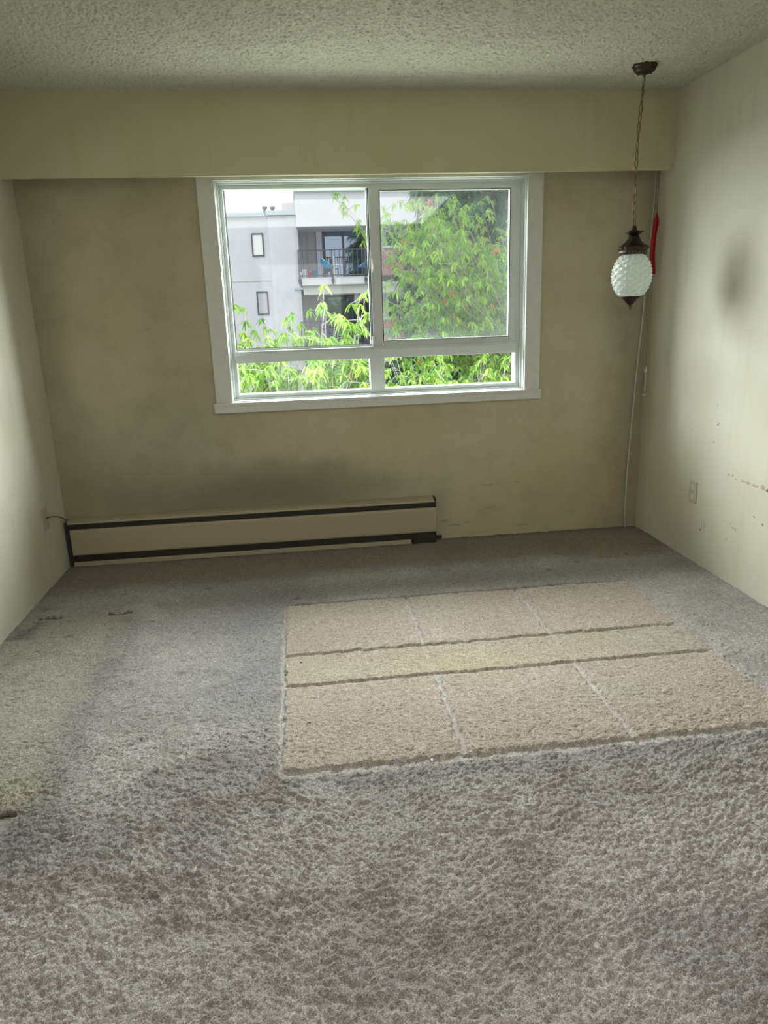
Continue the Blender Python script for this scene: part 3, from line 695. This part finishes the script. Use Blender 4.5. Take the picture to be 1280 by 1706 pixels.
for zt in (zt1-(zt1-zt2)*k for k in (0, 1, 2)):
    f0 = at(505, 400, RY).x
    MB().box(at(527, 400, RY).x, at(536, 400, RY).x, RY-.12, RY, zt, zt+2.1).build('column', M_st, bd)
    MB().box(at(508, 400, RY).x+.1, at(525, 400, RY).x, RY-.05, RY, zt, zt+2.05).build('storage_door', simple('taupe_door', (.52, .48, .52)), bd)
    d0, d1 = at(538, 400, RY).x, at(630, 400, RY).x
    fr = ring(MB(), d0, d1, zt, zt+2.02, .07, RY-.10, RY, .01)
    for t in (.36, .72): fr.box(d0+(d1-d0)*t-.04, d0+(d1-d0)*t+.04, RY-.10, RY, zt, zt+2.0)
    dr = fr.build('sliding_door', M_rail, bd)
    MB().box(d0+.05, d1-.05, RY-.05, RY-.03, zt+.05, zt+1.97).build('door_glass', M_dg, dr)
    # further bay with brick balcony front
    MB().box(xbr, at(712, 450, PYf).x, PYf, PYf+.25, zt-.25, zt+1.02).build('brick_parapet', M_brick, bd)
    MB().box(xbr-.05, at(713, 450, PYf).x, PYf-.05, PYf+.3, zt+1.02, zt+1.10).build('parapet_cap', M_cap, bd)
    MB().box(at(645, 450, RY).x, at(725, 450, RY).x, RY-.06, RY, zt+.1, zt+2.0).build('patio_window', M_dg, bd)
def railing(zt, x0, x1):
    rl = MB().box(x0, x1, PYf-.06, PYf-.02, zt+.98, zt+1.02)
    rl.box(x0, x1, PYf-.06, PYf-.02, zt+.04, zt+.08)
    y_ = RY-.1
    rl.box(x0-.02, x0+.02, PYf-.04, y_, zt+.98, zt+1.02); rl.box(x0-.02, x0+.02, PYf-.04, y_, zt+.04, zt+.08)
    r = rl.build('railing', M_rail, bd)
    n = int((x1-x0)/.17)
    bb = MB()
    for i in range(n+1):
        x = x0+(x1-x0)*i/n; bb.box(x-.012, x+.012, PYf-.052, PYf-.028, zt+.06, zt+1.0)
    for i in range(1, 10):
        y = PYf+(y_-PYf)*i/10; bb.box(x0-.012, x0+.012, y-.012, y+.012, zt+.06, zt+1.0)
    bb.build('balusters', M_rail, r)
    for fx in (.0, .41, .82):
        b3 = MB()
        x = x0+(x1-x0)*fx; z = zt-.12
        b3.add([(x-.07, PYf-.08, z), (x, PYf-.08, z+.15), (x+.07, PYf-.08, z), (x, PYf-.08, z-.2), (x-.07, PYf, z), (x, PYf, z+.15), (x+.07, PYf, z), (x, PYf, z-.2)],
               [(0, 3, 2, 1), (4, 5, 6, 7), (0, 1, 5, 4), (1, 2, 6, 5), (2, 3, 7, 6), (3, 0, 4, 7)]); b3.box(x-.02, x+.02, PYf-.06, PYf-.02, zt-.1, zt+1.0)
        b3.build('bracket', M_rail, r)
railing(zt1, at(498, 440, PYf).x, xbr-.05); railing(zt2, at(502, 540, PYf).x, xbr-.05)
zt3 = zt2-(zt1-zt2); MB().box(xs0, XE, PYf, RY, zt3-.3, zt3).build('balcony_slab', M_wpaint, bd); railing(zt3, xs0, xbr-.05)
# small windows in the left wing
def bwin(p, q, glass):
    A, B = at(*p, FY), at(*q, FY); f = ring(MB(), A.x, B.x, B.z, A.z, .05, FY-.05, FY+.02, .005).build('window', M_rail, bd)
    MB().box(A.x+.03, B.x-.03, FY-.02, FY-.005, B.z+.03, A.z-.03).build('pane', glass, f)
bwin((418, 389), (441, 427), M_wg); bwin((427, 486), (449, 524), M_wg2)
MB().box(-14, q0.x, FY-.015, FY, at(440, 468, FY).z-.015, at(440, 468, FY).z+.015).build('stucco_joint', M_st2, bd)
MB().box(q0.x+.9, xs0+.1, FY-.85, FY-.79, at(496, 481, FY-.8).z-.05, at(496, 481, FY-.8).z+.05).build('flashing', M_cap, bd)

# balcony furniture
IY = 26.3
M_blue = simple('turquoise_shell', (.03, .42, .78), .4)
def egg_chair(px, py, label, flip=1):
    c = at(px, py, IY); t = empty('lounge_chair', (c.x, IY, zt1), label, 'chair', 'turquoise chairs on the upper balcony')
    b = MB(); vs = []; NR, NA = 7, 24
    for i in range(NR+1):
        r = i/NR
        for k in range(NA):
            q = 2*PI*k/NA; x = r*.34*math.cos(q); yy = r*.26*math.sin(q); z = .22*(r*r-1)
            p = Vector((x, yy, z)); p.rotate(Matrix.Rotation(-flip*-.62, 3, 'Y')); vs.append(p+Vector((c.x, IY, zt1+.58)))
    b.add(vs, [(i*NA+k, i*NA+(k+1) % NA, (i+1)*NA+(k+1) % NA, (i+1)*NA+k) for i in range(NR) for k in range(NA)])
    o = b.build('shell', M_blue, t, True); md = o.modifiers.new('s', 'SOLIDIFY'); md.thickness = .015
    rim = [vs[NR*NA+k] for k in range(NA)]; rim.append(rim[0]); MB().tube(rim, .014, 6).build('rim', simple('pale_rim', (.45, .75, .85)), t, True)
    for a_, c_ in ((-.2, -.18), (.2, -.18), (-.16, .18), (.16, .18)):
        MB().tube([(c.x+a_*.5, IY+c_*.5, zt1+.42), (c.x+a_*1.1, IY+c_*1.2, zt1)], .013, 6).build('leg', M_rail, t)
egg_chair(545, 440, 'turquoise round shell chair on the upper balcony, left one', 1)
egg_chair(609, 440, 'turquoise round shell chair on the upper balcony, beside the window mullion', -1)
c = at(563, 442, IY); t = empty('side_table', (c.x, IY, zt1), 'white side table beside the left turquoise chair', 'table')
MB().box(c.x-.17, c.x+.17, IY-.17, IY+.17, zt1+.46, zt1+.49).build('table_top', M_wpaint, t)
for a_ in (-.15, .15):
    for c_ in (-.15, .15): MB().box(c.x+a_-.015, c.x+a_+.015, IY+c_-.015, IY+c_+.015, zt1, zt1+.46).build('leg', M_wpaint, t)
c = at(556, 440, IY+.5); tag(MB().bbox(c.x-.05, c.x+.07, c.y-.03, c.y+.03, zt1, zt1+.85, .02).build('folded_seat', M_wpaint), 'white folded seat leaning behind the left turquoise chair', 'chair')
def pot(name, px, h, r, mat, label):
    c = at(px, 455, IY-.25); tag(MB().lathe([(.001, zt1), (r*.75, zt1), (r, zt1+h*.85), (r*1.1, zt1+h*.87), (r*1.1, zt1+h), (r*.9, zt1+h), (r*.85, zt1+h*.8), (.001, zt1+h*.8)], (c.x, c.y), 16).build(name, mat, None, True), label, 'pot')
pot('jug', 508, .32, .09, M_wpaint, 'white jug on the upper balcony floor near the railing corner')
pot('small_jar', 502, .22, .05, M_wpaint, 'small white jar at the left end of the upper balcony')
pot('flower_pot', 517.5, .26, .10, simple('terracotta', (.60, .13, .10)), 'red flower pot between the white jug and the blue pot')
pot('watering_pot', 525, .30, .08, simple('blue_pot', (.03, .30, .50)), 'blue pot right of the red flower pot')
# lower balcony: parasol, table
c = at(594.5, 500, IY); t = empty('parasol', (c.x, IY, zt2), 'closed white parasol standing on the lower balcony', 'parasol')
zt_ = at(594, 473, IY).z; zb_ = at(595, 508, IY).z
MB().tube([(c.x, IY, zt2), (c.x, IY, zt_)], .02, 8).build('pole', M_wpaint, t)
MB().lathe([(.01, zt_+.03), (.04, zt_), (.06, zt_-.15), (.09, zt_-.5), (.10, zb_+.1), (.05, zb_), (.02, zb_)], (c.x, IY), 24, lambda t_, i: 1+.15*math.sin(5*t_)).build('canopy', M_wpaint, t, True)
c = at(552, 540, IY); t = empty('patio_table', (c.x, IY, zt2), 'dark patio table half hidden by leaves on the lower balcony', 'table')
MB().box(c.x-.38, c.x+.38, IY-.25, IY+.25, zt2+.68, zt2+.72).build('table_top', M_rail, t)
for a_ in (-.33, .33):
    for c_ in (-.2, .2): MB().tube([(c.x+a_, IY+c_, zt2), (c.x-a_*.3, IY+c_, zt2+.68)], .02, 6).build('leg', M_rail, t)

# ------------------------------------------------------------------ trees
def leafmat(name, trans=.45):
    k = NT(name); a = k.n('Attribute', attribute_name='tone'); k.base(a.outputs['Color']); k.b.inputs['Roughness'].default_value = .45; k.b.inputs['Specular IOR Level'].default_value = .4
    tl = k.n('BsdfTranslucent'); k.l(a.outputs['Color'], tl.inputs[0]); mx = k.n('MixShader'); mx.inputs[0].default_value = trans
    k.l(k.b.outputs[0], mx.inputs[1]); k.l(tl.outputs[0], mx.inputs[2]); k.l(mx.outputs[0], k.out.inputs['Surface']); return k.m
M_leaf = leafmat('cherry_leaf'); M_need = leafmat('conifer_needle', .2); M_bark = simple('grey_bark', (.42, .38, .35), .8, var=.3, scale=12, bump=.3)
M_barkd = simple('dark_bark', (.14, .10, .08), .9, var=.3)
def leaves_mesh(name, parent, base, dirs, length, width, droop, cols, mat, seg=4):
    """curved blades; base,dirs (n,3), arrays length,width,droop (n)"""
    n = len(base); up = np.array([0, 0, 1.]); d = dirs/np.linalg.norm(dirs, axis=1, keepdims=True)
    side = np.cross(d, up); side /= np.linalg.norm(side, axis=1, keepdims=True)+1e-6
    tw = RNG.normal(0, .5, n)[:, None]; nrm = np.cross(side, d); side = side*np.cos(tw)+nrm*np.sin(tw)
    prof = np.array([.12, .8, 1.0, .62, .06])[:seg+1] if seg == 4 else np.array([.3, 1., .1])
    V = np.zeros((n, seg+1, 3, 3))
    for i in range(seg+1):
        t = i/seg; c = base + d*(length*t)[:, None] - up*(droop*length*t**1.8)[:, None]
        wv = side*(width*.5*prof[i])[:, None]
        V[:, i, 0] = c-wv; V[:, i, 1] = c + np.array([0, 0, -1.])*(width*.18*prof[i])[:, None]; V[:, i, 2] = c+wv
    V = V.reshape(-1, 3); k = 3*(seg+1); f = []
    for i in range(seg):
        for j in range(2): f.append([i*3+j, i*3+j+1, (i+1)*3+j+1, (i+1)*3+j])
    f = np.array(f)[None]+(np.arange(n)*k)[:, None, None]; f = f.reshape(-1, 4)
    off = np.array(parent.location) if parent else 0
    me = bpy.data.meshes.new(name); me.vertices.add(len(V)); me.vertices.foreach_set('co', (V-off).astype(np.float32).ravel())
    me.loops.add(f.size); me.loops.foreach_set('vertex_index', f.astype(np.int32).ravel())
    me.polygons.add(len(f)); me.polygons.foreach_set('loop_start', np.arange(0, f.size, 4, dtype=np.int32)); me.polygons.foreach_set('loop_total', np.full(len(f), 4, np.int32))
    me.update(calc_edges=True); me.polygons.foreach_set('use_smooth', np.ones(len(f), bool))
    a = me.color_attributes.new('tone', 'FLOAT_COLOR', 'POINT'); cc = np.repeat(cols, k, axis=0); a.data.foreach_set('color', np.concatenate([cc, np.ones((len(cc), 1))], -1).astype(np.float32).ravel())
    me.materials.append(mat); o = bpy.data.objects.new(name, me); COL.objects.link(o); o.parent = parent; return o
def clusters_to_leaves(C, size, bright, per=(7, 12)):
    B, D, L, Wd, Dr, Cc = [], [], [], [], [], []
    for c in C:
        n = random.randint(*per); hue = random.random(); red = random.random() < .015
        for j in range(n):
            az = random.uniform(0, 2*PI); el = random.uniform(-.7, .5)
            B.append((c[0]+random.gauss(0, .008), c[1]+random.gauss(0, .008), c[2]+random.gauss(0, .012)))
            D.append((math.cos(az)*math.cos(el), math.sin(az)*math.cos(el), math.sin(el)))
            L.append(size*random.uniform(.7, 1.2)); Wd.append(size*random.uniform(.28, .38)); Dr.append(random.uniform(.5, 1.15))
            y = min(1, max(0, hue*.6+random.random()*.4))
            col = np.array([.13, .34, .06])*(1-y)+np.array([.42, .58, .10])*y
            if red: col = np.array([.62, .24, .14])
            Cc.append(col*bright*random.uniform(.8, 1.1))
    return [np.array(q, float) for q in (B, D, L, Wd, Dr, Cc)]
def cherry(name, label, base, fork, tips, size, bright, spacing=.13, grp=None, start=.35, spread=.13, trunk_r=.11):
    t = empty(name, base, label, 'tree', grp)
    br = MB(); base = Vector(base); fork = Vector(fork)
    MB().tube([base, base.lerp(fork, .5)+Vector((.08, .05, 0)), fork], [trunk_r*1.2, trunk_r, trunk_r*.75], 12).build('trunk', M_bark, t, True)
    C = []
    for tip in tips:
        tip = Vector(tip); d = tip-fork; L = d.length
        st = fork + Vector((0, 0, random.uniform(-.1, .3)))
        mid = st.lerp(tip, .5)+Vector((random.gauss(0, .06), random.gauss(0, .08), -.10*L+random.gauss(0, .05)))
        pts = [((1-s)**2)*st+2*s*(1-s)*mid+s*s*tip for s in np.linspace(0, 1, 12)]
        pts = [p+Vector((random.gauss(0, .012), random.gauss(0, .012), random.gauss(0, .012))) for p in pts]
        br.tube(pts, [max(.003, .011*(1-i/11.5)*min(1.6, L/2)) for i in range(12)], 6)
        n = int(L*(1-start)/spacing)
        C.append(tuple(tip))
        for k in range(n):
            s = start+(1-start)*(k+random.random())/max(1, n); p = ((1-s)**2)*st+2*s*(1-s)*mid+s*s*tip
            q = p+Vector((random.gauss(0, spread), random.gauss(0, spread), random.gauss(spread*.25, spread*.7)))
            br.tube([p, p.lerp(q, .5)+Vector((0, 0, .01)), q], [.0035, .003, .002], 4, False); C.append(tuple(q))
    br.build('branches', M_bark, t, True)
    leaves_mesh('foliage', t, *clusters_to_leaves(C, size, bright), M_leaf)
    return t
def rp(px0, px1, py0, py1, y0, y1): return at(random.uniform(px0, px1), random.uniform(py0, py1), random.uniform(y0, y1))
# near cherry, crown fills the lower panes
tipsA = []
for (px, py) in [(403, 512), (440, 545), (452, 548), (485, 522), (500, 540), (538, 505), (545, 520), (560, 528), (600, 508), (612, 485), (470, 560), (425, 552), (585, 540), (522, 548), (575, 555), (610, 530), (405, 555), (415, 565), (450, 575), (498, 562)]:
    tipsA.append(at(px, py, random.uniform(4.6, 5.8)))
for i in range(70): tipsA.append(rp(375, 640, 572, 680, 4.3, 6.6))
cherry('cherry_tree', 'bright green cherry tree whose drooping leaf tips fill the lower left panes', (-.6, 6.4, GZ), (-.3, 6.0, -1.6), tipsA, .092, 1.0, .11, start=.55)
tipsC = [rp(630, 880, 588, 690, 4.6, 7.0) for i in range(70)]
cherry('cherry_tree', 'green cherry tree filling the lower right pane, mixed with a few reddish leaves', (2.6, 6.8, GZ), (2.3, 6.3, -1.6), tipsC, .088, 1.0, .11, start=.5)
# taller cherry on the right
tipsB = []
for (px, py) in [(556, 327), (575, 345), (640, 372), (648, 385), (637, 345), (650, 420), (655, 445), (645, 500), (640, 525), (688, 345), (700, 330), (720, 350), (665, 372), (690, 370)]:
    tipsB.append(at(px, py, random.uniform(6.6, 8.0)))
for i in range(80):
    px = random.uniform(680, 880); py = random.choice((random.uniform(325, 470), random.uniform(325, 560))); tipsB.append(at(px, py, random.uniform(6.2, 9.0)))
for i in range(22): tipsB.append(rp(640, 760, 480, 590, 6.4, 8.2))
for i in range(16): tipsB.append(rp(645, 720, 365, 470, 6.8, 8.2))
cherry('cherry_tree', 'tall cherry tree with pale branches behind the right sliding pane', (4.4, 8.6, GZ), (3.9, 8.0, .2), tipsB, .082, 1.3, .12, start=.42, spread=.11, trunk_r=.13)
# conifers
def conifer(label, x, y, top, rad, n, bright=1., low=-3):
    t = empty('conifer_tree', (x, y, GZ), label, 'tree')
    MB().tube([(x, y, GZ), (x, y, top)], [.3, .03], 10).build('trunk', M_barkd, t, True)
    B, D, L, Wd, Dr, Cc = [], [], [], [], [], []
    br = MB()
    for i in range(n):
        z = low+(top-low)*random.random()**.9; r = rad*((top-z)/(top-low))**.7*random.uniform(.75, 1.05); az = random.uniform(0, 2*PI)
        if r < .2: continue
        d = Vector((math.cos(az), math.sin(az), 0)); p0 = Vector((x, y, z)); lift = .12*r
        P = lambda s: p0+d*(r*s)+Vector((0, 0, lift*math.sin(s*2.6)-.22*r*s*s))
        br.tube([P(s) for s in np.linspace(0, 1, 5)], [.03, .022, .016, .01, .004], 5, False)
        m_ = int(r*16)
        for k in range(m_):
            s = .2+.8*(k+random.random())/m_; p = P(s); sd = random.choice((-1, 1)); side = Vector((-d.y, d.x, 0))*sd
            for q_ in range(3):
                pp = p+side*(.10*q_*random.uniform(.5, 1.3))
                B.append(tuple(pp)); D.append(tuple(side*random.uniform(.3, 1)+d*random.uniform(.2, .9)+Vector((0, 0, random.uniform(-.5, .1)))))
                L.append(random.uniform(.22, .42)); Wd.append(random.uniform(.05, .09)); Dr.append(random.uniform(.5, 1.2))
                g = random.random(); Cc.append((np.array([.05, .13, .085])*(1-g)+np.array([.13, .27, .15])*g)*bright)
    br.build('branches', M_barkd, t, True)
    leaves_mesh('foliage', t, *[np.array(q, float) for q in (B, D, L, Wd, Dr, Cc)], M_need, seg=2)
p = at(805, 330, 15.5); conifer('large dark blue-green conifer behind the cherry tree at the right', p.x, 15.5, 10.8, 3.3, 430, .9)
p = at(900, 400, 13.5); conifer('second conifer farther right with drooping boughs at the window edge', p.x+.6, 13.8, 9.0, 2.7, 200, 1.15)
p = at(690, 400, 20); conifer('small dark conifer in front of the brick balconies', p.x+1.0, 20, 4.0, 2.2, 170, .9)
